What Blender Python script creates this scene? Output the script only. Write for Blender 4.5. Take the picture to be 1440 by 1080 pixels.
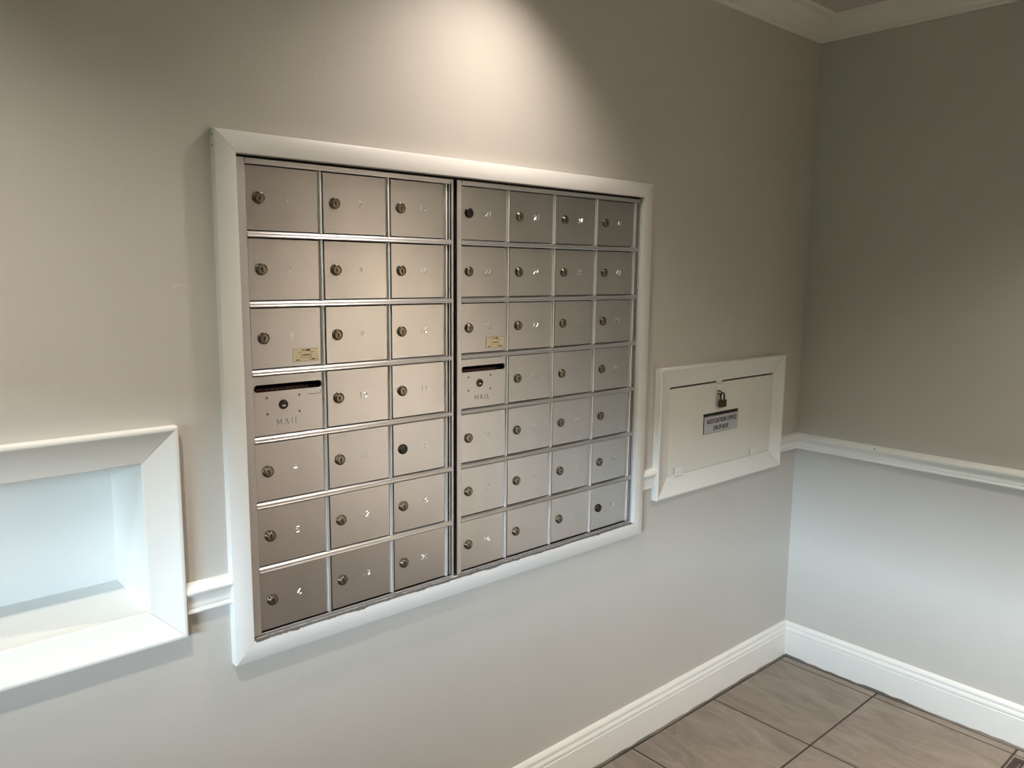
import bpy, bmesh, math, random
from mathutils import Vector, Matrix
random.seed(7)
sc = bpy.context.scene
COL = sc.collection
for o in list(bpy.data.objects):
    bpy.data.objects.remove(o)

# ------------------------------------------------------------------ camera
F_PX, YAW, PITCH, ROLL = 1103.33, .7262, .1420, .0103
CAM = Vector((0, -1.536, 1.545))
fw = Vector((math.sin(YAW)*math.cos(PITCH), math.cos(YAW)*math.cos(PITCH), -math.sin(PITCH)))
r0 = Vector((math.cos(YAW), -math.sin(YAW), 0))
u0 = r0.cross(fw)
rt = math.cos(ROLL)*r0 + math.sin(ROLL)*u0
up = -math.sin(ROLL)*r0 + math.cos(ROLL)*u0
cd = bpy.data.cameras.new('camera')
cd.sensor_fit = 'HORIZONTAL'; cd.sensor_width = 36; cd.lens = 36*F_PX/1440; cd.clip_start = .02
cam = bpy.data.objects.new('camera', cd); COL.objects.link(cam)
cam.matrix_world = Matrix(((rt.x, up.x, -fw.x, CAM.x), (rt.y, up.y, -fw.y, CAM.y), (rt.z, up.z, -fw.z, CAM.z), (0, 0, 0, 1)))
sc.camera = cam

# ------------------------------------------------------------------ daylight, exposure
LAMP_COLOR = {'mail': (1, .88, .77), 'entry': (1, .93, .80), 'side': (1, .90, .76), 'fill': (1, .83, .66)}
SKY_STRENGTH = 288.0
LAMP_POWER = {'mail': 50.0, 'entry': 99.0, 'side': 92.0, 'fill': 1280.0}
w = bpy.data.worlds.new('overcast_sky'); sc.world = w; w.use_nodes = True
w.node_tree.nodes['Background'].inputs[0].default_value = (.66, .85, 1.0, 1)
w.node_tree.nodes['Background'].inputs[1].default_value = SKY_STRENGTH
vs = sc.view_settings
vs.view_transform = 'Standard'; vs.look = 'None'; vs.gamma = 1; vs.use_curve_mapping = False
vs.exposure = 0.0

# ------------------------------------------------------------------ room dimensions (metres)
XC = 2.8773            # right wall
XL = -4.60             # left wall (beside the camera)
YB = -5.0              # wall behind the camera
ZC = 2.455             # ceiling
WIN = (-4.85, -2.25, 1.68, 2.12)   # unseen window band, shaped to send daylight low: y range, sill and head height

# ------------------------------------------------------------------ helpers
def link(name, me, mats=None, parent=None, **props):
    o = bpy.data.objects.new(name, me); COL.objects.link(o)
    if mats is not None:
        for m in (mats if isinstance(mats, (list, tuple)) else [mats]):
            if me is not None: me.materials.append(m)
    if parent: o.parent = parent
    for k, v in props.items(): o[k] = v
    return o
def thing(name, label, cat, group=None):
    o = bpy.data.objects.new(name, None); COL.objects.link(o)
    o.empty_display_size = .05
    o['label'] = label; o['category'] = cat
    if group: o['group'] = group
    return o
def struct(name, me, mats, label):
    return link(name, me, mats, None, kind='structure', label=label)
def mesh(name, V, Fc, smooth=False, mi=None):
    me = bpy.data.meshes.new(name); me.from_pydata([tuple(v) for v in V], [], Fc)
    bm = bmesh.new(); bm.from_mesh(me)
    bmesh.ops.recalc_face_normals(bm, faces=bm.faces); bm.to_mesh(me); bm.free()
    if mi is not None:
        for p, k in zip(me.polygons, mi): p.material_index = k
    if smooth: me.shade_smooth()
    me.update(); return me
class MB:
    def __init__(s): s.V = []; s.F = []; s.M = []
    def add(s, V, Fc, m=0):
        b = len(s.V); s.V += [tuple(v) for v in V]; s.F += [tuple(i+b for i in f) for f in Fc]; s.M += [m]*len(Fc)
    def box(s, x0, x1, y0, y1, z0, z1, m=0):
        V = [(x, y, z) for z in (z0, z1) for y in (y0, y1) for x in (x0, x1)]
        s.add(V, [(0, 2, 3, 1), (4, 5, 7, 6), (0, 1, 5, 4), (2, 6, 7, 3), (0, 4, 6, 2), (1, 3, 7, 5)], m)
    def lathe(s, c, prof, n=20, m=0, ax=(0, -1, 0)):
        """revolve (radius, height) pairs about axis ax through c"""
        a = Vector(ax).normalized(); e = Vector((0, 0, 1)) if abs(a.z) < .9 else Vector((1, 0, 0))
        p = a.cross(e).normalized(); q = a.cross(p)
        V = []; Fc = []
        for r, h in prof:
            for i in range(n):
                t = 2*math.pi*i/n
                V.append(Vector(c)+a*h+p*(r*math.cos(t))+q*(r*math.sin(t)))
        for k in range(len(prof)-1):
            for i in range(n):
                j = (i+1) % n
                Fc.append((k*n+i, k*n+j, (k+1)*n+j, (k+1)*n+i))
        Fc.append(tuple(range(n))); Fc.append(tuple((len(prof)-1)*n+i for i in range(n)))
        s.add(V, Fc, m)
    def tube(s, pts, r, n=6, m=0, closed=False):
        pts = [Vector(p) for p in pts]; V = []; Fc = []; N = len(pts)
        for k, p in enumerate(pts):
            if closed: d = pts[(k+1) % N]-pts[k-1]
            else: d = pts[min(k+1, N-1)]-pts[max(k-1, 0)]
            d.normalize(); e = Vector((0, 1, 0)) if abs(d.y) < .9 else Vector((1, 0, 0))
            a = d.cross(e).normalized(); b = d.cross(a)
            for i in range(n):
                t = 2*math.pi*i/n; V.append(p+a*(r*math.cos(t))+b*(r*math.sin(t)))
        for k in range(N if closed else N-1):
            k2 = (k+1) % N
            for i in range(n):
                j = (i+1) % n; Fc.append((k*n+i, k*n+j, k2*n+j, k2*n+i))
        if not closed: Fc += [tuple(range(n)), tuple((N-1)*n+i for i in range(n))]
        s.add(V, Fc, m)
    def sweep(s, A, B, m=0):
        """two matching cross-section loops"""
        n = len(A); V = list(A)+list(B)
        Fc = [(i, (i+1) % n, n+(i+1) % n, n+i) for i in range(n)]
        Fc += [tuple(range(n)), tuple(n+i for i in range(n))]
        s.add(V, Fc, m)
    def bevel(s, w, seg=2): s.bv = (w, seg); return s
    def me(s, name, smooth=False):
        me = mesh(name, s.V, s.F, False, s.M)
        if hasattr(s, 'bv'):
            bm = bmesh.new(); bm.from_mesh(me)
            ed = [e for e in bm.edges if len(e.link_faces) == 2 and e.calc_face_angle(0) > .5]
            bmesh.ops.bevel(bm, geom=ed, offset=s.bv[0], segments=s.bv[1], profile=.5, affect='EDGES', clamp_overlap=True)
            bm.to_mesh(me); bm.free()
        if smooth:
            me.shade_smooth()
            me.set_sharp_from_angle(angle=math.radians(smooth if smooth is not True else 35))
        return me

# ------------------------------------------------------------------ materials
def mat(name):
    m = bpy.data.materials.new(name); m.use_nodes = True
    nt = m.node_tree; return m, nt, nt.nodes['Principled BSDF']
def nd(nt, t, **kw):
    n = nt.nodes.new(t)
    for k, v in kw.items():
        if hasattr(n, k): setattr(n, k, v)
        else: n.inputs[k].default_value = v
    return n
def coords(nt, scale=(1, 1, 1), world=True, rnd=False):
    g = nd(nt, 'ShaderNodeNewGeometry') if world else nd(nt, 'ShaderNodeTexCoord')
    mp = nd(nt, 'ShaderNodeMapping'); mp.inputs['Scale'].default_value = scale
    nt.links.new(g.outputs['Position' if world else 'Object'], mp.inputs['Vector'])
    if rnd:
        oi = nd(nt, 'ShaderNodeObjectInfo'); mu = nd(nt, 'ShaderNodeMath', operation='MULTIPLY'); mu.inputs[1].default_value = 37
        cx = nd(nt, 'ShaderNodeCombineXYZ')
        nt.links.new(oi.outputs['Random'], mu.inputs[0])
        for k in range(3): nt.links.new(mu.outputs[0], cx.inputs[k])
        nt.links.new(cx.outputs[0], mp.inputs['Location'])
    return mp.outputs[0]
def mixc(nt, fac, a, b, to):
    mx = nd(nt, 'ShaderNodeMix', data_type='RGBA')
    mx.inputs['A'].default_value = (*a, 1); mx.inputs['B'].default_value = (*b, 1)
    nt.links.new(fac, mx.inputs['Factor']); nt.links.new(mx.outputs['Result'], to); return mx
def ramp(nt, src, p0, p1):
    r = nd(nt, 'ShaderNodeMapRange'); r.inputs['From Min'].default_value = p0; r.inputs['From Max'].default_value = p1
    nt.links.new(src, r.inputs['Value']); return r.outputs[0]
def paint(name, c, rough, var=.04, bump=.12, scale=220, spec=.4):
    m, nt, b = mat(name)
    n1 = nd(nt, 'ShaderNodeTexNoise', Scale=3.0, Detail=4.0); nt.links.new(coords(nt), n1.inputs['Vector'])
    c2 = tuple(x*(1-var) for x in c)
    mixc(nt, ramp(nt, n1.outputs['Fac'], .3, .7), c, c2, b.inputs['Base Color'])
    n2 = nd(nt, 'ShaderNodeTexNoise', Scale=scale, Detail=2.0); nt.links.new(coords(nt), n2.inputs['Vector'])
    bp = nd(nt, 'ShaderNodeBump', Strength=bump, Distance=.001); nt.links.new(n2.outputs['Fac'], bp.inputs['Height'])
    nt.links.new(bp.outputs[0], b.inputs['Normal'])
    b.inputs['Roughness'].default_value = rough; b.inputs['Specular IOR Level'].default_value = spec
    return m
M = {}
M['wall'] = paint('greige_wall_paint', (.535, .510, .472), .55, bump=.25)
M['white'] = paint('white_gloss_trim_paint', (.78, .775, .745), .33, var=.03, bump=.1, scale=90)
M['white_old'] = paint('white_brushed_frame_paint', (.72, .71, .69), .38, var=.05, bump=.2, scale=70)
M['door_white'] = paint('white_drop_door_paint', (.73, .72, .675), .42, var=.05, bump=.2, scale=120)
M['ceil'] = paint('ceiling_paint', (.58, .56, .52), .8, bump=.3)
M['grout'] = paint('brown_grout', (.060, .050, .042), .9, var=.4, bump=.4)
M['caulk'] = paint('dirty_caulk', (.22, .20, .175), .8, var=.6, bump=.5, scale=60)
M['bounce_cut'] = paint('bounce_cut_brown', (.085, .058, .040), .5, var=.35, bump=.2, scale=30)  # dark brown put on the unseen walls to cut bounced light
M['mat'] = paint('charcoal_mat', (.035, .035, .036), .95, var=.4, bump=.8, scale=300)
M['outdoor'] = paint('asphalt', (.05, .05, .048), .9)
M['hedge'] = paint('hedge_green', (.05, .08, .035), .9, var=.6, bump=.6, scale=20)
def simple(name, c, rough, metal=0.0, spec=.5):
    m, nt, b = mat(name); b.inputs['Base Color'].default_value = (*c, 1)
    n = nd(nt, 'ShaderNodeTexNoise', Scale=60.0, Detail=3.0); nt.links.new(coords(nt), n.inputs['Vector'])
    r = nd(nt, 'ShaderNodeMapRange'); r.inputs['To Min'].default_value = rough*.85; r.inputs['To Max'].default_value = min(1, rough*1.15)
    nt.links.new(n.outputs['Fac'], r.inputs['Value']); nt.links.new(r.outputs[0], b.inputs['Roughness'])
    b.inputs['Metallic'].default_value = metal; b.inputs['Specular IOR Level'].default_value = spec
    return m
M['chip'] = simple('bare_chipped_edge', (.11, .10, .09), .8)
M['dark'] = simple('inner_shade_black', (.006, .006, .006), .7)  # near-black stands in for shade inside the housings and drop slot
M['gap'] = simple('gap_shade_black', (.012, .011, .010), .8)  # black stands in for shade in recessed gaps
M['lock'] = simple('aged_nickel_lock', (.15, .13, .10), .28, 1)
M['lock_face'] = simple('worn_brass_plug', (.24, .205, .15), .32, 1)
M['lock_dark'] = simple('dark_lock', (.05, .045, .04), .30, 1)
M['key'] = simple('keyway_black', (.004, .004, .004), .6)
M['stamp'] = simple('stamped_metal', (.93, .92, .90), .28, 1)
M['stamp_d'] = simple('stamped_letter_shadow_metal', (.16, .15, .14), .35, 1)
M['plate'] = simple('cream_brass_plate', (.62, .55, .38), .42, .55)
M['plate_ink'] = simple('plate_print', (.06, .05, .03), .7)
M['red'] = simple('red_slot_label', (.10, .006, .008), .5)
M['pale'] = simple('pale_slot_print', (.30, .26, .25), .6)
M['sign'] = simple('grey_sign_plate', (.50, .51, .53), .38, .2)
M['ink'] = simple('black_lettering', (.012, .012, .014), .5)
M['pad_body'] = simple('dull_brass_padlock', (.12, .10, .06), .36, 1)
M['pad_shackle'] = simple('dark_steel_shackle', (.06, .056, .05), .30, 1)
M['register'] = simple('brown_register_enamel', (.030, .014, .009), .5)
M['can'] = simple('white_lamp_trim', (.75, .74, .72), .4)
M['spackle'] = simple('cream_spackle', (.62, .575, .48), .8)
def alu(name, c, rough, aniso, var=.05):
    m, nt, b = mat(name)
    n = nd(nt, 'ShaderNodeTexNoise', Scale=1.0, Detail=1.0); nt.links.new(coords(nt, (14, 14, 1.2), rnd=True), n.inputs['Vector'])
    mixc(nt, ramp(nt, n.outputs['Fac'], .3, .7), c, tuple(x*(1-var) for x in c), b.inputs['Base Color'])
    n2 = nd(nt, 'ShaderNodeTexNoise', Scale=1.0, Detail=0.0); nt.links.new(coords(nt, (5, 5, 5), rnd=True), n2.inputs['Vector'])
    r = nd(nt, 'ShaderNodeMapRange'); r.inputs['To Min'].default_value = rough-.02; r.inputs['To Max'].default_value = rough+.03
    nt.links.new(n2.outputs['Fac'], r.inputs['Value']); nt.links.new(r.outputs[0], b.inputs['Roughness'])
    b.inputs['Metallic'].default_value = 1
    b.inputs['Anisotropic'].default_value = aniso
    t = nd(nt, 'ShaderNodeCombineXYZ', X=0.0, Y=0.0, Z=1.0)
    nt.links.new(t.outputs[0], b.inputs['Tangent'])
    return m
M['alu'] = alu('brushed_aluminium_door', (.48, .475, .472), .305, .30)
M['alu_b'] = alu('lit_aluminium_bead', (.96, .96, .97), .42, .75, .03)  # lightened so lamp reflections on the dividers sit in the colour
M['alu_f'] = alu('aluminium_extrusion', (.56, .56, .565), .40, .65, .03)
def tile_mat():
    m, nt, b = mat('taupe_stone_tile')
    v = coords(nt, (7, 2.0, 7), rnd=True)
    n = nd(nt, 'ShaderNodeTexNoise', Scale=1.8, Detail=10.0, Roughness=.72, Distortion=.9); nt.links.new(v, n.inputs['Vector'])
    mx = mixc(nt, ramp(nt, n.outputs['Fac'], .33, .70), (.165, .138, .114), (.285, .250, .215), b.inputs['Base Color'])
    n3 = nd(nt, 'ShaderNodeTexNoise', Scale=3.0, Detail=6.0, Distortion=1.6); nt.links.new(coords(nt, (9, 1.6, 9), rnd=True), n3.inputs['Vector'])
    vein = nd(nt, 'ShaderNodeMapRange'); vein.inputs['From Min'].default_value = .62; vein.inputs['From Max'].default_value = .72; vein.inputs['To Max'].default_value = .5
    nt.links.new(n3.outputs['Fac'], vein.inputs['Value'])
    m2 = nd(nt, 'ShaderNodeMix', data_type='RGBA'); m2.inputs['B'].default_value = (.36, .325, .29, 1)
    nt.links.new(vein.outputs[0], m2.inputs['Factor']); nt.links.new(mx.outputs['Result'], m2.inputs['A'])
    nt.links.new(m2.outputs['Result'], b.inputs['Base Color'])
    bp = nd(nt, 'ShaderNodeBump', Strength=.25, Distance=.002); nt.links.new(n.outputs['Fac'], bp.inputs['Height'])
    nt.links.new(bp.outputs[0], b.inputs['Normal'])
    b.inputs['Roughness'].default_value = .48; b.inputs['Specular IOR Level'].default_value = .4
    return m
M['tile'] = tile_mat()

# ------------------------------------------------------------------ key positions measured on the mailbox wall
FR = (.590, 1.9024, .7295, 1.8078)          # mailbox frame outer x0,x1,z0,z1
FW = .0411                                   # board width
IN = (FR[0]+FW, FR[1]-FW, FR[2]+FW, FR[3]-FW)
DB = (1.9700, 2.7244, .8198, 1.2472)         # drop box frame outer
NI = (-.2675, .4978, .8240, 1.2480)          # niche frame outer
CW = .0655                                   # casing width
NIO = (NI[0]+CW, NI[1]-CW+.003, NI[2]+CW-.005, NI[3]-CW+.004)
DBO = (DB[0]+CW, DB[1]-CW, DB[2]+CW, DB[3]-CW)
ND = .2186                                   # niche depth

# ------------------------------------------------------------------ structure
def wall_xz(name, x0, x1, z0, z1, y0, y1, holes, m, label):
    xs = sorted({x0, x1, *[v for h in holes for v in h[:2]]}); zs = sorted({z0, z1, *[v for h in holes for v in h[2:]]})
    bm = bmesh.new(); vd = {}
    def v(x, y, z):
        k = (round(x, 5), round(y, 5), round(z, 5))
        if k not in vd: vd[k] = bm.verts.new((x, y, z))
        return vd[k]
    solid = {}
    for i in range(len(xs)-1):
        for j in range(len(zs)-1):
            cx, cz = (xs[i]+xs[i+1])/2, (zs[j]+zs[j+1])/2
            solid[i, j] = not any(h[0] < cx < h[1] and h[2] < cz < h[3] for h in holes)
    for (i, j), s in solid.items():
        if not s: continue
        a, b, c, d = xs[i], xs[i+1], zs[j], zs[j+1]
        bm.faces.new([v(a, y0, c), v(b, y0, c), v(b, y0, d), v(a, y0, d)])
        bm.faces.new([v(a, y1, d), v(b, y1, d), v(b, y1, c), v(a, y1, c)])
        if not solid.get((i-1, j)): bm.faces.new([v(a, y0, c), v(a, y0, d), v(a, y1, d), v(a, y1, c)])
        if not solid.get((i+1, j)): bm.faces.new([v(b, y0, d), v(b, y0, c), v(b, y1, c), v(b, y1, d)])
        if not solid.get((i, j-1)): bm.faces.new([v(b, y0, c), v(a, y0, c), v(a, y1, c), v(b, y1, c)])
        if not solid.get((i, j+1)): bm.faces.new([v(a, y0, d), v(b, y0, d), v(b, y1, d), v(a, y1, d)])
    bmesh.ops.recalc_face_normals(bm, faces=bm.faces)
    me = bpy.data.meshes.new(name); bm.to_mesh(me); bm.free()
    return struct(name, me, m, label)
HOLE_M = (IN[0]-.004, IN[1]+.004, IN[2]-.004, IN[3]+.004)
HOLE_N = (NIO[0]-.012, NIO[1]+.012, NIO[2]-.012, NIO[3]+.012)
HOLE_D = (DBO[0]-.004, DBO[1]+.004, DBO[2]-.004, DBO[3]+.004)
wall_back = wall_xz('wall_back', XL, XC, 0, ZC, 0, .30, [HOLE_M, HOLE_N, HOLE_D], M['wall'], 'greige painted wall holding the mailboxes')
b = MB(); b.box(XL-.15, XC+.15, .3002, .42, -.10, ZC+.12)  # added slab, stops sky light leaking through the wall openings
struct('leak_block_slab', b.me('leak_block_slab'), M['wall'], 'added slab behind the mailbox wall that blocks sky leaks')
b = MB(); b.box(XC, XC+.15, YB-.15, .30, 0, ZC)
wall_right = struct('wall_right', b.me('wall_right'), M['wall'], 'greige painted wall meeting the mailbox wall in the corner')
b = MB(); b.box(XL-.15, XC, YB-.15, YB, 0, ZC)
struct('wall_front', b.me('wall_front'), M['bounce_cut'], 'unseen wall facing the mailboxes, darkened to cut bounced light')
b = MB(); b.box(XL-.15, XL, YB, WIN[0], 0, ZC); b.box(XL-.15, XL, WIN[1], .30, 0, ZC); b.box(XL-.15, XL, WIN[0], WIN[1], WIN[3], ZC); b.box(XL-.15, XL, WIN[0], WIN[1], 0, WIN[2])
struct('wall_left', b.me('wall_left'), M['bounce_cut'], 'unseen left wall with a window band, darkened to cut bounced light')
b = MB()
for y in (WIN[0], WIN[1]-.04, (WIN[0]+WIN[1])/2-.02): b.box(XL-.12, XL+.012, y, y+.04, WIN[2], WIN[3])
b.box(XL-.12, XL+.012, WIN[0]+.04, WIN[1]-.04, WIN[3]-.03, WIN[3]); b.box(XL-.12, XL+.012, WIN[0]+.04, WIN[1]-.04, WIN[2], WIN[2]+.03)
struct('window_1', b.me('window_1'), M['white'], 'white frame of the unseen window band shaped to send daylight low')
b = MB(); b.box(XL-.15, XC+.15, YB-.15, .30, ZC, ZC+.12)
LAMPS = [('mail', 1.312, -.302), ('entry', .03, -.72), ('side', 2.05, -1.45), ('fill', 2.20, -3.20)]  # last lamp is added out of view for door glow and warm fill
struct('ceiling', b.me('ceiling'), M['ceil'], 'off-white painted ceiling')
b = MB(); b.box(XL-.15, XC+.15, YB-.15, .30, -.10, -.0025)
floor = struct('floor', b.me('floor'), M['grout'], 'taupe stone tile floor with dark grout lines')
# outside, unseen: invented paving, plus canopy and hedge added to limit the sky
b = MB(); b.box(-28, XL-.15, -38, 28, -.14, -.06)
struct('pavement_outside', b.me('pavement_outside'), M['outdoor'], 'unseen invented asphalt forecourt outside the high window')
b = MB(); b.box(XL-5.15, XL-.15, -20, 12, 3.2, 3.4)  # added overhang, keeps steep sky light out of the window
struct('sky_block_canopy', b.me('sky_block_canopy'), M['outdoor'], 'unseen flat canopy added to cut steep sky light at the window')
hedge = MB(); hedge.box(-25, -24, -36, 26, -.06, 4.95)  # added to hide low sky so daylight lands low indoors
link('sky_block_hedge', hedge.me('sky_block_hedge'), M['hedge'], None, label='unseen tall green hedge added outside the window to block low sky', category='hedge')

# tiles
TP = .4625; GR = .0068; TX0 = 2.35; TY0 = -.399; TYP = .4600
TXE = XC-.016-.012; TYE = -.027
cache = {}
def tile(x0, x1, y0, y1):
    k = (round(x1-x0, 4), round(y1-y0, 4))
    if k not in cache:
        t = MB(); t.box(-k[0]/2, k[0]/2, -k[1]/2, k[1]/2, -.006, 0); t.bevel(.0014, 1); cache[k] = t.me('tile'); cache[k].materials.append(M['tile'])
    o = bpy.data.objects.new('tile', cache[k]); COL.objects.link(o); o.parent = floor
    o.location = ((x0+x1)/2, (y0+y1)/2, random.uniform(-.0003, .0003))
i0 = math.floor((XL-TX0)/TP)
for i in range(i0, 2):
    xa, xb = TX0+i*TP, TX0+(i+1)*TP
    xa, xb = max(xa+GR/2, XL+.02), min(xb-GR/2, TXE if i == 1 else 9)
    if xb-xa < .012: continue
    for j in range(0, 12):
        yb, ya = TY0-(j-1)*TYP-GR/2, TY0-j*TYP+GR/2
        yb = min(yb, TYE); ya = max(ya, YB+.02)
        if yb-ya > .02: tile(xa, xb, ya, yb)
# dirty caulk bead where baseboard meets tile
def caulk(a, bpt, nrm, n, name, parent):
    a, bpt, nrm = Vector(a), Vector(bpt), Vector(nrm); V = []; Fc = []
    for k in range(n+1):
        p = a.lerp(bpt, k/n)
        wv = random.uniform(.003, .007); h = random.uniform(.001, .008)
        V += [p+Vector((0, 0, -.002)), p+nrm*wv+Vector((0, 0, -.002)), p+nrm*wv*.5+Vector((0, 0, h*.6)), p+Vector((0, 0, h))-nrm*.001]
    for k in range(n):
        for q in range(3): Fc.append((4*k+q, 4*k+q+1, 4*k+q+5, 4*k+q+4))
    Fc += [(0, 1, 2, 3), tuple(4*n+q for q in range(4))]
    link(name, mesh(name, V, Fc), M['caulk'], parent)

# moulding sweeps: profile = (out from wall, z)
def mould(name, prof, wall, a, bnd, label, mitre=(0, 0), m='white', smooth=30):
    """wall 'b': runs along x from a to bnd on the mailbox wall; wall 'r': along y on the right wall.
    mitre: +1 pulls the profile back 45 degrees at that end"""
    if wall == 'b':
        A = [(a+mitre[0]*d, -d, z) for d, z in prof]; B = [(bnd-mitre[1]*d, -d, z) for d, z in prof]
    else:
        A = [(XC-d, a-mitre[0]*d, z) for d, z in prof]; B = [(XC-d, bnd+mitre[1]*d, z) for d, z in prof]
    s = MB(); s.sweep(A, B)
    return struct(name, s.me(name, smooth), M[m], label)
base_p = [(0, 0), (.016, 0), (.016, .098), (.0125, .1005), (.0125, .1025), (.0150, .1045), (.0155, .109), (.0140, .1165), (.0105, .1205), (.0100, .1230), (.0115, .1245), (.0120, .1300), (.0095, .1370), (.0050, .1415), (0, .1420)]
bb = mould('baseboard_back', base_p, 'b', XL, XC, 'white stepped baseboard under the mailbox wall', (0, 1))
br = mould('baseboard_right', base_p, 'r', 0, YB, 'white stepped baseboard along the right wall', (1, 0))
caulk((XL+.02, -.016, 0), (XC-.02, -.016, 0), (0, -1, 0), 170, 'caulk_bead', bb)
caulk((XC-.016, -.02, 0), (XC-.016, YB+.02, 0), (-1, 0, 0), 150, 'caulk_bead', br)
RZ = .8640
rail_p = [(0, 0), (.010, 0), (.0135, .0015), (.0150, .0045), (.0140, .0080), (.0115, .0100), (.0100, .0105), (.0100, .0125), (.0115, .0135), (.0115, .0200), (.0105, .0260), (.0115, .0325), (.0150, .0380), (.0200, .0420), (.0215, .0460), (.0205, .0500), (.0170, .0535), (.0110, .0590), (.0060, .0615), (0, .0625)]
rail_p = [(d, z+RZ) for d, z in rail_p]
mould('trim_1', rail_p, 'b', XL, NI[0], 'white chair rail left of the open niche')
mould('trim_2', rail_p, 'b', NI[1], FR[0], 'short white chair rail piece between niche and mailbox frame')
mould('trim_3', rail_p, 'b', FR[1], DB[0], 'short white chair rail piece between mailbox frame and drop box')
mould('trim_4', rail_p, 'b', DB[1], XC, 'short white chair rail piece between drop box and corner', (0, 1))
t5 = mould('trim_5', rail_p, 'r', 0, YB, 'long white chair rail on the right wall with a nail hole', (1, 0))
nh = MB(); nh.lathe((XC-.0185, -.318, RZ+.0520), [(.0028, 0), (.0026, .0008), (.0004, .0010)], 10, ax=(-.75, 0, .66))
link('nail_hole', nh.me('nail_hole'), M['key'], t5, label='small dark nail hole')
CZ = 2.3927; ch = ZC-CZ
crown_p = [(0, 0), (.006, .0005), (.0095, .003), (.0105, .007), (.0105, .011), (.016, .013), (.021, .0145), (.023, .018), (.028, .0215), (.040, .0250), (.055, .0300), (.068, .0370), (.078, .0450), (.083, .0490), (.089, .0500), (.095, .0510), (.102, .0535), (.107, .0580), (.109, ch), (0, ch)]
crown_p = [(d, z+CZ) for d, z in crown_p]
mould('trim_6', crown_p, 'b', XL, XC, 'white crown moulding above the mailbox wall', (0, 1))
mould('trim_7', crown_p, 'r', 0, YB, 'white crown moulding along the right wall', (1, 0))

# ------------------------------------------------------------------ mitred frames
def board(prof, R, side):
    """prof: (inset from the outer edge, height off the wall) loop; R = outer x0,x1,z0,z1"""
    x0, x1, z0, z1 = R; e = .0003
    if side == 't': A = [(x0+w_+e, -h, z1-w_) for w_, h in prof]; B = [(x1-w_-e, -h, z1-w_) for w_, h in prof]
    if side == 'b': A = [(x0+w_+e, -h, z0+w_) for w_, h in prof]; B = [(x1-w_-e, -h, z0+w_) for w_, h in prof]
    if side == 'l': A = [(x0+w_, -h, z0+w_+e) for w_, h in prof]; B = [(x0+w_, -h, z1-w_-e) for w_, h in prof]
    if side == 'r': A = [(x1-w_, -h, z0+w_+e) for w_, h in prof]; B = [(x1-w_, -h, z1-w_-e) for w_, h in prof]
    s = MB(); s.sweep(A, B); return s.me('frame_board', 30)
FD = .0212
mframe = thing('mailbox_surround', 'white painted wooden frame around the metal mailboxes', 'frame')
fp = [(0, 0), (0, FD-.0018), (.0006, FD-.0006), (.0018, FD), (FW-.0012, FD), (FW-.0003, FD-.0004), (FW, FD-.0014), (FW, 0)]
for s_ in 'tblr': link('frame_board', board(fp, FR, s_), M['white_old'], mframe)
# chipped paint along the lower inner edge
cv = []; cf = []; n = 180
for k in range(n+1):
    x = IN[0]+.003+(IN[1]-IN[0]-.006)*k/n
    z = IN[2]; hh = max(0, random.gauss(.0002, .0006))
    dd = max(0, (math.sin(k*.21)+math.sin(k*.53+1))*.0011+random.gauss(.0, .0008))
    cv += [(x, -FD-.0003, z-dd), (x, -FD-.0003, z+.0002), (x, -FD+.010, z+.0006+hh)]
for k in range(n):
    for q in range(2): cf.append((3*k+q, 3*k+q+1, 3*k+q+4, 3*k+q+3))
link('chipped_paint', mesh('chipped_paint', cv, cf), M['chip'], mframe, label='dark chipped paint along the lower inner edge')
for (x, z) in ((FR[0]-.0006, 1.797), (FR[0]-.0006, 1.776)):
    q = MB(); q.lathe((x+.0008, -.010, z), [(.0022, 0), (.0020, .0006), (.0003, .0009)], 8, ax=(-1, 0, 0))
    link('nail_head', q.me('nail_head'), M['lock_dark'], mframe)

# ------------------------------------------------------------------ mailboxes
DY = -.003                 # door front plane
SEP = [1.6135-.1397*k for k in range(6)]
ZT, ZB = 1.7500, .7800     # under the top rail / above the bottom rail
UT, UB = 1.7610, .7745     # unit outer top / bottom
RH = .0068                 # half height of a cross rail
DIG = {'0': [[(0, .2), (0, .8), (.15, 1), (.45, 1), (.6, .8), (.6, .2), (.45, 0), (.15, 0), (0, .2)]],
 '1': [[(.3, 0), (.3, 1)]],
 '2': [[(0, .78), (.1, .95), (.3, 1), (.5, .95), (.6, .75), (.5, .55), (0, 0), (.6, 0)]],
 '3': [[(0, .9), (.2, 1), (.45, 1), (.6, .78), (.45, .55), (.25, .53)], [(.45, .55), (.6, .3), (.45, 0), (.2, 0), (0, .12)]],
 '4': [[(.45, 0), (.45, 1), (0, .3), (.6, .3)]],
 '5': [[(.55, 1), (.08, 1), (.04, .55), (.3, .62), (.55, .5), (.6, .28), (.45, 0), (.15, 0), (0, .12)]],
 '6': [[(.5, 1), (.2, .8), (.02, .4), (.1, .08), (.3, 0), (.52, .08), (.6, .3), (.5, .52), (.28, .56), (.04, .4)]],
 '7': [[(0, 1), (.6, 1), (.2, 0)]],
 '8': [[(.3, .54), (.08, .68), (.08, .88), (.3, 1), (.52, .88), (.52, .68), (.3, .54), (.02, .36), (.02, .12), (.3, 0), (.58, .12), (.58, .36), (.3, .54)]],
 '9': [[(.1, 0), (.4, .2), (.58, .6), (.5, .92), (.3, 1), (.08, .92), (0, .7), (.1, .48), (.32, .44), (.56, .6)]],
 'M': [[(0, 0), (0, 1), (.4, .25), (.8, 1), (.8, 0)]], 'A': [[(0, 0), (.35, 1), (.7, 0)], [(.13, .36), (.57, .36)]],
 'I': [[(.1, 0), (.1, 1)]], 'L': [[(0, 1), (0, 0), (.5, 0)]]}
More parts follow.
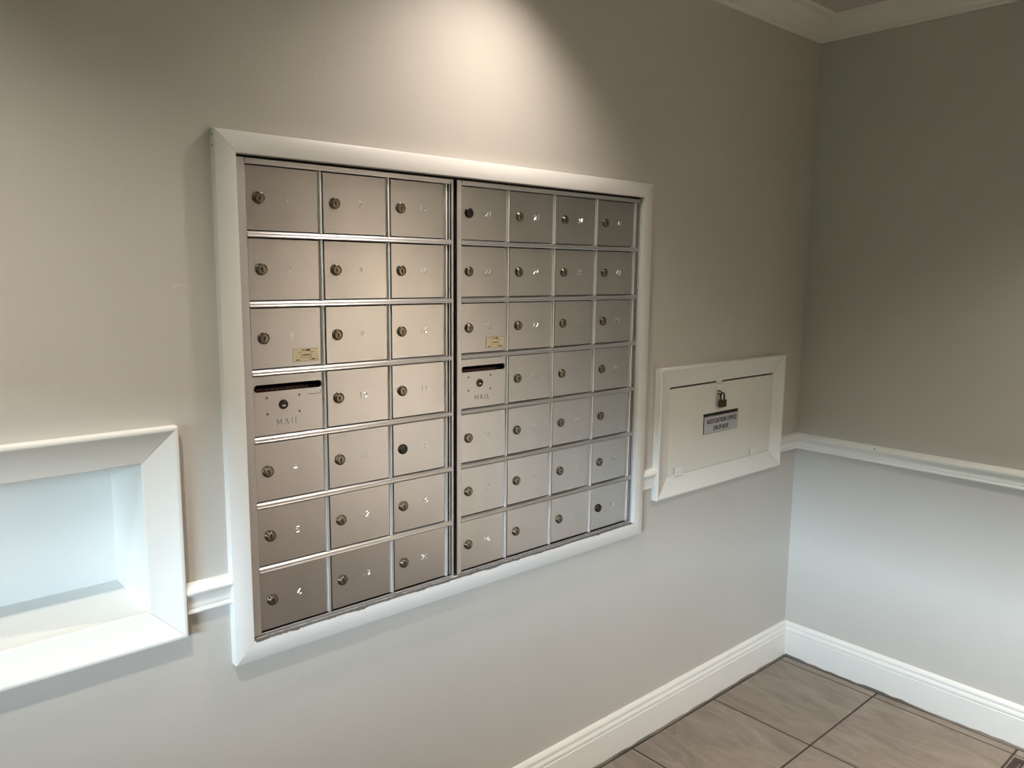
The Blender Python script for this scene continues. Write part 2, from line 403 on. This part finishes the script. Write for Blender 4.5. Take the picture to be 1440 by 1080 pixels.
def stroke_text(txt, cx, cz, h, y, space=.35, rad=.0007):
    """stamped characters: each stroke is a fine V-shaped ridge standing on the door face"""
    wid = {'1': .6, 'I': .2, 'M': .8, 'A': .7, 'L': .5}
    tot = sum(wid.get(c, .6) for c in txt)+space*(len(txt)-1)
    x = -tot/2; s = MB()
    for c in txt:
        for st in DIG[c]:
            P = [Vector((cx+(x+a)*h, y, cz+(b_-.5)*h)) for a, b_ in st]
            for p, q in zip(P, P[1:]):
                d = (q-p).normalized(); nn = Vector((-d.z, 0, d.x))*rad; o = Vector((0, -rad*1.1, 0)); e = d*rad*.5
                V = [p-e-nn, p-e+nn, p-e+o, q+e-nn, q+e+nn, q+e+o]
                s.add(V, [(0, 2, 5, 3), (1, 4, 5, 2), (0, 1, 2), (3, 5, 4), (0, 3, 4, 1)])
        x += wid.get(c, .6)+space
    return s
def lock_mesh(dark=False):
    s = MB(); R = .0119
    s.lathe((0, 0, 0), [(R+.0004, -.004), (R+.0004, .0010), (R, .0034), (R-.0012, .0046), (R-.0030, .0048), (R-.0036, .0040)], 24, 2 if dark else 0)
    s.lathe((0, 0, 0), [(.0084, 0), (.0084, .0046), (.0078, .0053), (.0050, .0055)], 20, 2 if dark else 1)
    s.box(-.0013, .0013, -.0058, 0, -.0062, .0040, 3)
    s.box(-.0021, -.0009, -.0057, 0, -.0022, .0034, 3)
    s.box(.0016, .0020, -.00575, 0, -.0040, .0040, 3)
    me = s.me('lock', 40)
    for k in ('lock', 'lock_face', 'lock_dark', 'key'): me.materials.append(M[k])
    return me
LOCK, LOCK_D = lock_mesh(), lock_mesh(True)
DARK = {18, 47, 21}
def vdiv_mesh(h):
    """vertical divider extrusion, x from -.0065 to .0065: low flange, bead, groove, bead"""
    p = [(-.0065, .008), (-.0065, -.0004), (-.0052, -.0006), (-.0049, .0015), (-.0045, .0015), (-.0043, -.0030), (-.0036, -.0044), (-.0026, -.0048), (-.0014, -.0047), (-.0009, -.0038), (-.0006, -.0018), (.0004, -.0016), (.0008, -.0026), (.0016, -.0030), (.0025, -.0025), (.0030, -.0010), (.0030, .008)]
    s = MB(); s.sweep([(x, y+DY, 0) for x, y in p], [(x, y+DY, h) for x, y in p])
    me = s.me('divider', 40); me.materials.append(M['alu_b']); return me
def hrail_mesh(L):
    p = [(.008, -RH+.0016), (-.0062, -RH+.0016), (-.0072, -RH+.0026), (-.0074, -RH+.0040), (-.0060, -RH+.0056), (-.0056, -RH+.0078), (-.0060, -RH+.0094), (-.0052, -RH+.0110), (-.0030, RH-.0010), (.0, RH), (.008, RH)]
    s = MB(); s.sweep([(0, y+DY, z) for y, z in p], [(L, y+DY, z) for y, z in p])
    me = s.me('cross_rail', 40); me.materials.append(M['alu_f']); return me
def slot_panel(x0, x1, z0, z1, sx0, sx1, sz0, sz1, y0, th):
    """plate with a stadium-shaped slot"""
    r = (sz1-sz0)/2; zc = (sz0+sz1)/2; inner = []; n = 12
    for k in range(n+1): t = -math.pi/2+math.pi*k/n; inner.append((sx1-r+r*math.cos(t), zc+r*math.sin(t)))
    for k in range(n+1): t = math.pi/2+math.pi*k/n; inner.append((sx0+r+r*math.cos(t), zc+r*math.sin(t)))
    outer = []
    for (x, z) in inner[:n+1]: outer.append((x1, z0+(z1-z0)*inner[:n+1].index((x, z))/n))
    for k in range(n+1): outer.append((x0, z1-(z1-z0)*k/n))
    N = len(inner); V = []; Fc = []
    for L_, y in ((outer, y0), (inner, y0), (inner, y0+th), (outer, y0+th)): V += [(x, y, z) for x, z in L_]
    for k in range(N):
        j = (k+1) % N
        for a in range(3): Fc.append((a*N+k, a*N+j, (a+1)*N+j, (a+1)*N+k))
        Fc.append((3*N+k, 3*N+j, j, k))
    return mesh('mail_panel', V, Fc)
def mail_unit(label, xl, xr, first_edge, divs, stile_l, end_strip, nums, lockx):
    """xl,xr: outer x; divs: centres of the vertical dividers incl. the last; nums[col][row] (None = MAIL panel)"""
    U = thing('mailbox_unit', label, 'mailbox', 'recessed aluminium mailbox units')
    fy = -.0085
    def bar(name, x0, x1, z0, z1, y0=fy, bev=.0007):
        s = MB(); s.box(x0, x1, y0, .012, z0, z1); s.bevel(bev, 2)
        return link(name, s.me(name), M['alu_f'], U)
    bar('stile', xl, first_edge-.0008, UB, UT)
    bar('stile', xr-.0062, xr, UB, UT)
    bar('edge_strip', xr-.0115, xr-.0078, ZB, ZT, -.0055)
    bar('top_rail', first_edge-.0006, xr-.0064, ZT, UT, -.0080)
    bar('top_rail_lip', first_edge-.0006, xr-.0064, ZT+.0052, UT-.0002, -.0094)
    bar('bottom_rail', first_edge-.0006, xr-.0064, UB, ZB-.0012, -.0090)
    s = MB(); s.box(xl+.001, xr-.001, .0135, .27, UB+.001, UT-.001)
    # housing with an open front is not visible: a carcass blackened for inner shade behind the doors, with a real pocket behind the letter slot
    zs2, zs3 = SEP[2]-RH, SEP[3]+RH
    s = MB(); x0m, x1m = first_edge+.001, divs[0]-.007
    s.box(xl+.001, x0m, .0125, .27, UB+.001, UT-.001); s.box(x1m, xr-.001, .0125, .27, UB+.001, UT-.001)
    s.box(x0m, x1m, .0125, .27, UB+.001, zs3); s.box(x0m, x1m, .0125, .27, zs2, UT-.001); s.box(x0m, x1m, .25, .27, zs3, zs2)
    link('housing', s.me('housing'), M['dark'], U)
    zs = [ZT]+SEP+[ZB-.001]
    edges = [first_edge]+list(divs)
    hm = hrail_mesh(xr-.0064-first_edge+.0006)
    for z in SEP:
        o = link('cross_rail', hm, None, U); o.location = (first_edge-.0006, 0, z)
    cachev = {}
    for c, dx in enumerate(divs):
        for r_ in range(7):
            za = zs[r_+1]+(RH if r_ < 6 else 0); zb_ = zs[r_]-(RH if r_ > 0 else 0)+.001
            k = round(zb_-za, 4)
            if k not in cachev: cachev[k] = vdiv_mesh(k)
            o = link('divider', cachev[k], None, U); o.location = (dx, 0, za)
    for c in range(len(divs)):
        xa = edges[c]+(.0010 if c == 0 else .0062); xb = edges[c+1]-.0066
        for r_ in range(7):
            za = zs[r_+1]+(RH+.0020 if r_ < 6 else .0010); zb_ = zs[r_]-(RH+.0006 if r_ > 0 else .0016)
            num = nums[c][r_]
            if num is None:
                sx0, sx1 = xa+.0022, xb-.0004; szc = SEP[2]-.0322
                me = slot_panel(xa, xb, za, zb_, sx0, sx1, szc-.0076, szc+.0076, DY, .0022)
                D = link('mail_panel', me, M['alu'], U, label='panel with a long letter slot and stamped word MAIL')
                lx = (xa+xb)/2-.0120; lz = SEP[2]-.0695
                lk = MB(); lk.lathe((0, 0, 0), [(.0104, -.003), (.0104, .0008), (.0096, .0024), (.0080, .0026), (.0074, .0010), (.0040, .0012)], 22, 2)
                lk.box(-.0044, .0044, -.0024, 0, -.0030, -.0019, 0); lk.box(-.0012, .0018, -.0027, 0, -.0032, -.0012, 1)
                lm = lk.me('slot_lock', 40)
                for k in ('stamp', 'stamp', 'lock_dark'): lm.materials.append(M[k])
                o = link('lock', lm, None, D); o.location = (lx, DY, lz)
                for dx_, dz_ in ((-.036, .0170), (.0365, .0172), (-.0357, -.0172), (.0362, -.0178)):
                    q = MB(); q.lathe((lx+dx_, DY, lz+dz_), [(.0030, -.001), (.0028, .0003), (.0005, .0005)], 10)
                    link('rivet', q.me('rivet', 40), M['stamp_d'], D)
                link('lettering', stroke_text('MAIL', lx+.0090, lz-.0365, .0125, DY, .55, .0006).me('lettering'), M['stamp_d'], D)
                q = MB(); q.box(xa+.012, xb-.025, DY+.012, DY+.0125, szc-.016, szc-.0020)
                q.box(xa+.008, xb-.006, DY+.0128, DY+.014, szc-.05, szc-.0016, 1)
                for k in range(9): q.box(xa+.034+.011*k, xa+.040+.011*k+random.uniform(-.001, .001), DY+.0114, DY+.0119, szc-.0064, szc-.0052, 2)
                pm = q.me('slot_label')
                for k in ('red', 'gap', 'pale'): pm.materials.append(M[k])
                if xl < 1:
                    q = MB(); q.tube([(xb-.034, DY-.0002, szc-.0205), (xb-.016, DY-.0002, szc-.0212), (xb-.004, DY-.0002, szc-.0205), (xb-.0025, DY-.0002, szc-.0140)], .0005, 5)
                    link('scratch_mark', q.me('scratch_mark'), M['key'], D, label='thin dark hooked scratch')
                link('slot_label', pm, None, D, label='dark red label inside the letter slot')
                continue
            s = MB(); s.box(xa, xb, DY, DY+.003, za, zb_); s.bevel(.0008, 2)
            dm = s.me('door'); ta, tb = [max(-.009, min(.009, random.gauss(0, .0045))) for _ in range(2)]
            xm, zm = (xa+xb)/2, (za+zb_)/2
            def tilt(me_, ta=ta, tb=tb, xm=xm, zm=zm):      # every door hangs a hair differently
                for v in me_.vertices: v.co.y += ta*(v.co.x-xm)+tb*(v.co.z-zm)
                return me_
            D = link('door', tilt(dm), M['alu'], U)
            lz = (za+zb_)/2+.0005
            o = link('lock', LOCK_D if num in DARK else LOCK, None, D)
            o.location = (lockx[c], DY, lz); o.rotation_euler = (0, random.uniform(-.22, .22), 0)
            nb = stroke_text(str(num), lockx[c]+.0620, lz+.0012, .0120, DY)
            link('number', tilt(nb.me('number')), M['stamp'], D)
            if num in (3, 23):
                px0 = xb-.0655 if num == 3 else xb-.0640
                px1 = px0+.0600; pz0 = SEP[2]+.0180; pz1 = pz0+.0275
                q = MB(); q.box(px0, px1, DY-.0009, DY, pz0, pz1)
                def ink(a, b_, c_, d_, m=1): q.box(px0+a*.06, px0+b_*.06, DY-.0011, DY-.0008, pz0+c_*.0275, pz0+d_*.0275, m)
                for a, b_, c_, d_ in ((.36, .40, .80, .93), (.43, .46, .80, .93), (.50, .66, .80, .93), (.20, .34, .70, .73), (.67, .82, .70, .73),
                                      (.37, .65, .46, .54), (.32, .70, .28, .30), (.32, .335, .28, .62), (.685, .70, .28, .62),
                                      (.10, .26, .10, .17), (.60, .68, .11, .15), (.70, .84, .10, .20), (.86, .97, .12, .15),
                                      (.01, .99, .0, .02), (.01, .99, .98, 1.0)): ink(a, b_, c_, d_)
                for a in (.09, .91): q.lathe((px0+a*.06, DY-.0008, pz0+.0138), [(.0016, 0), (.0012, .0007), (.0003, .0009)], 8, 2)
                pm = tilt(q.me('maker_plate'))
                for k in ('plate', 'plate_ink', 'stamp'): pm.materials.append(M[k])
                link('maker_plate', pm, None, D, label='small cream metal plate with dark print')
    return U
LD = (.8165, .9840, 1.1455)
nl = [[1, 2, 3, None, 4, 5, 6], list(range(7, 14)), list(range(14, 21))]
nr = [[21, 22, 23, None, 24, 25, 26], list(range(27, 34)), list(range(34, 41)), list(range(41, 48))]
mail_unit('left aluminium mailbox unit with three columns of numbered locked doors', .6345, 1.1640, .6535, LD, 0, 0, nl, (.6815, .8500, 1.0170))
RD = (1.3425, 1.5085, 1.6745, 1.8420)
mail_unit('right aluminium mailbox unit with four columns of numbered locked doors', 1.1745, 1.8600, 1.1895, RD, 0, 0, nr, (1.2155, 1.3810, 1.5470, 1.7130))
# black strips standing in for shade between and around the units, inside the wall opening
s = MB(); s.box(1.1645, 1.1740, .004, .02, UB, UT); s.box(IN[0], .6340, .004, .02, UB, UT); s.box(IN[0], IN[1], .004, .02, UT+.0005, IN[3]+.003)
link('gap_shade', s.me('gap_shade'), M['gap'], mframe, label='black strips standing in for shade around the metal units')

# ------------------------------------------------------------------ casing frames (thick outer edge, face sloping to the opening)
cas = [(0, 0), (0, .0205), (.0012, .0228), (.0040, .0236), (.0075, .0228), (.0095, .0215), (CW-.004, .0105), (CW-.001, .0096), (CW, .0080), (CW, 0)]
DBX = thing('drop_box', 'white framed drop box door with slot and grey sign', 'drop box')
for s_ in 'tblr': link('frame_board', board(cas, DB, s_), M['white'], DBX)
sx0, sx1, sz0, sz1 = 2.2265, 2.4370, 1.0618, 1.0725
dx0, dx1, dz0, dz1 = DBO[0]+.0012, DBO[1]-.0012, DBO[2]+.0012, DBO[3]-.0060
yF = -.0085
s = MB()
s.box(dx0, dx1, yF, .010, sz1, dz1); s.box(dx0, dx1, yF, .010, dz0, sz0); s.box(dx0, sx0, yF, .010, sz0, sz1); s.box(sx1, dx1, yF, .010, sz0, sz1)
bm = bmesh.new(); me = s.me('door'); bm.from_mesh(me); bmesh.ops.remove_doubles(bm, verts=bm.verts, dist=1e-5)
bm.to_mesh(me); bm.free()
DD = link('door', me, M['door_white'], DBX)
s = MB(); s.box(DBO[0]-.003, DBO[1]+.003, .012, .24, DBO[2]-.003, DBO[3]+.003)
link('housing', s.me('housing'), M['dark'], DBX)
s = MB(); s.box(sx0, sx1, yF+.0012, .0118, sz0, sz1); link('slot_shade', s.me('slot_shade'), M['dark'], DBX, label='black block standing in for shade in the slot above the sign')  # solid black block fills the slot in place of its shade
SG = MB(); SG.box(2.2295, 2.4340, yF-.0032, yF, 1.0030, 1.0605)
SG.box(2.2285, 2.4345, yF-.0024, yF+.0002, 1.0020, 1.0612, 1)
sg = SG.me('sign'); sg.materials.append(M['sign']); sg.materials.append(M['ink'])
SGN = link('sign', sg, None, DBX, label='grey plate reading ASSOCIATION OFFICE DROP BOX')
def text_mesh(txt, width, height, cx, cz, y):
    cu = bpy.data.curves.new('lettering', 'FONT'); cu.body = txt; cu.size = 1; cu.align_x = 'CENTER'; cu.extrude = .02; cu.offset = .006; cu.resolution_u = 3
    o = bpy.data.objects.new('lettering_source', cu); COL.objects.link(o)
    bpy.context.view_layer.update()
    me = bpy.data.meshes.new_from_object(o.evaluated_get(bpy.context.evaluated_depsgraph_get()))
    bpy.data.objects.remove(o)
    xs = [v.co.x for v in me.vertices]; ys = [v.co.y for v in me.vertices]
    sx = width/(max(xs)-min(xs)); sy = height/(max(ys)-min(ys)); mx = (max(xs)+min(xs))/2; my = (max(ys)+min(ys))/2
    for v in me.vertices:
        x, yy, zz = v.co; v.co = (cx+(x-mx)*sx, y-(zz+.02)*.02, cz+(yy-my)*sy)
    me.materials.clear(); me.materials.append(M['ink']); return me
link('lettering', text_mesh('ASSOCIATION OFFICE', .180, .0165, 2.3325, 1.0445, yF-.0032), None, SGN)
link('lettering', text_mesh('DROP BOX', .090, .0160, 2.3300, 1.0190, yF-.0032), None, SGN)
# hinges
for hx in (2.094, 2.546):
    s = MB(); s.box(hx-.021, hx+.021, yF-.0022, yF, DBO[2]+.002, DBO[2]+.0260)
    s.box(hx-.021, hx-.0185, yF-.0034, yF, DBO[2]+.001, DBO[2]+.0265)
    s.lathe((hx-.024, yF-.0036, DBO[2]+.0010), [(.0036, 0), (.0036, .048)], 12, ax=(1, 0, 0))
    s.box(hx-.021, hx+.021, yF-.0030, yF, DBO[2]-.006, DBO[2]+.001)
    H = link('hinge', s.me('hinge', 40), M['white'], DBX)
    for k in (-.011, .011):
        q = MB(); q.lathe((hx+k, yF-.0012, DBO[2]+.016), [(.0030, 0), (.0024, .0009), (.0006, .0012)], 8)
        link('screw', q.me('screw', 40), M['white'], H)
# hasp over the top gap
hz = DBO[3]; hx = 2.304
s = MB(); s.box(hx-.012, hx+.017, -.0150, -.0082, hz-.0085, hz+.0035); s.bevel(.0012, 2)
HS = link('hasp', s.me('hasp', 40), M['white'], DBX, label='white painted hasp at the top of the door')
q = MB(); q.box(hx-.0115, hx+.0165, yF-.0014, yF, hz-.046, hz-.0080); q.bevel(.0006, 1)
link('strap', q.me('strap'), M['white'], HS)
q = MB(); q.tube([(hx+.0005, yF, hz-.034), (hx+.0005, yF-.012, hz-.035), (hx+.0005, yF-.0155, hz-.040), (hx+.0005, yF-.012, hz-.045), (hx+.0005, yF, hz-.046)], .0022, 8)
link('staple', q.me('staple', 60), M['pad_shackle'], HS)
# padlock hanging from the staple
P = thing('padlock', 'small dull brass padlock hanging on the drop box door', 'padlock')
px, py, pz = hx+.010, yF-.0140, hz-.058
sh = [(px-.0105, py, pz-.012)]+[(px-.0105*math.cos(t*math.pi/10), py, pz+.0045+.0125*math.sin(t*math.pi/10)) for t in range(11)]+[(px+.0105, py, pz-.012)]
s = MB(); s.tube(sh, .0030, 10); link('shackle', s.me('shackle', 60), M['pad_shackle'], P)
s = MB(); s.box(px-.0165, px+.0165, py-.0075, py+.0050, pz-.0330, pz-.0065); s.bevel(.0022, 3)
link('body', s.me('body', 40), M['pad_body'], P)
s = MB(); s.box(px-.0168, px+.0168, py-.0077, py+.0052, pz-.0140, pz-.0128); s.box(px-.0168, px+.0168, py-.0077, py+.0052, pz-.0270, pz-.0258)
link('body_groove', s.me('body_groove'), M['lock_dark'], P)
s = MB(); s.lathe((px, py, pz-.0328), [(.0045, 0), (.0045, .0008), (.003, .0010)], 12, ax=(0, 0, -1)); s.box(px-.0006, px+.0006, py-.003, py+.003, pz-.0341, pz-.0335)
link('key_cylinder', s.me('key_cylinder', 40), M['lock_dark'], P)

# ------------------------------------------------------------------ niche
NX = thing('wall_niche', 'white framed empty niche recessed in the wall beside the mailboxes', 'niche')
for s_ in 'tblr': link('frame_board', board(cas, NI, s_), M['white'], NX)
x0, x1, z0, z1 = NIO; t = .010
def panel(name, *a):
    q = MB(); q.box(*a); link(name, q.me(name), M['white'], NX)
panel('back_panel', x0-t, x1+t, ND, ND+t, z0-t, z1+t)
panel('side_panel', x1, x1+t, -.0078, ND, z0-t, z1+t)
panel('side_panel', x0-t, x0, -.0078, ND, z0-t, z1+t)
panel('bottom_panel', x0, x1, -.0078, ND, z0-t, z0)
panel('top_panel', x0, x1, -.0078, ND, z1, z1+t)

# ------------------------------------------------------------------ small marks on the wall
pts = [(.505, 1.5085), (.510, 1.5120), (.5165, 1.5150), (.5225, 1.5155), (.5290, 1.5145), (.5340, 1.5115), (.5345, 1.5080), (.5325, 1.5065), (.5315, 1.5095), (.5285, 1.5120), (.5225, 1.5128), (.5165, 1.5125), (.5115, 1.5095), (.5070, 1.5065)]
V = [(x, -.0006, z) for x, z in pts]+[(x, .001, z) for x, z in pts]; n = len(pts)
link('spackle_smear', mesh('spackle_smear', V, [tuple(range(n))]+[(i, (i+1) % n, n+(i+1) % n, n+i) for i in range(n)]), M['spackle'], wall_back, label='small cream spackle smear')

# ------------------------------------------------------------------ floor register
FRG = thing('floor_register', 'dark brown metal floor register by the right wall', 'floor vent')
FRG.location = (2.72, -1.02, .0)
s = MB()
for a in ((-.07, .07, -.15, -.13), (-.07, .07, .13, .15), (-.07, -.05, -.13, .13), (.05, .07, -.13, .13)): s.box(*a, 0, .0035)
link('flange', s.me('flange'), M['register'], FRG)
for k in range(14):
    y = -.122+k*.0188; s = MB(); s.box(-.05, .05, y-.003, y+.003, .0004, .0030); link('slat', s.me('slat'), M['register'], FRG)

# ------------------------------------------------------------------ unseen mat added to darken the lower door reflections
mm = MB(); mm.box(.35, 2.60, -3.10, -1.15, .0006, .010); mm.bevel(.004, 2)
link('reflection_mat', mm.me('reflection_mat'), M['mat'], None, label='unseen charcoal mat added to darken reflections in the lower mailbox doors', category='mat')

# ------------------------------------------------------------------ recessed downlights
def downlight(kind, x, y, power, label, tilt=0):
    L = thing('recessed_downlight', label, 'ceiling light', 'recessed ceiling downlights')
    L.location = (x, y, ZC)
    s = MB(); n = 32
    s.lathe((0, 0, 0), [(.070, 0), (.095, 0), (.092, .005), (.074, .007), (.070, .003)], n, ax=(0, 0, -1))
    # ring without caps
    s.F = [f for f in s.F if len(f) == 4]; s.M = s.M[:len(s.F)]
    link('trim_ring', s.me('trim_ring', 40), M['can'], L)
    ld = bpy.data.lights.new('downlight_lamp', 'SPOT'); ld.energy = power; ld.color = LAMP_COLOR[kind]
    ld.spot_size = math.radians(120); ld.spot_blend = 1.0; ld.shadow_soft_size = .035
    lo = bpy.data.objects.new('downlight_lamp', ld); COL.objects.link(lo); lo.parent = L; lo.location = (0, 0, -.012); lo.rotation_euler = (0, math.radians(tilt), 0)
txt = {'mail': 'recessed downlight in the ceiling above the mailboxes', 'entry': 'recessed downlight in the ceiling near the entrance', 'side': 'recessed downlight in the ceiling near the right wall', 'fill': 'added downlight behind the viewer for door reflections and warm fill'}
for k, x, y in LAMPS: downlight(k, x, y, LAMP_POWER[k], txt[k], 8 if k == 'mail' else 0)
# daylight portal in the window
pd_ = bpy.data.lights.new('window_daylight', 'AREA'); pd_.shape = 'RECTANGLE'; pd_.size = WIN[3]-WIN[2]; pd_.size_y = WIN[1]-WIN[0]
pd_.cycles.is_portal = True
po = bpy.data.objects.new('window_daylight', pd_); COL.objects.link(po)
po.location = (XL-.14, (WIN[0]+WIN[1])/2, (WIN[2]+WIN[3])/2); po.rotation_euler = (0, -math.pi/2, 0)
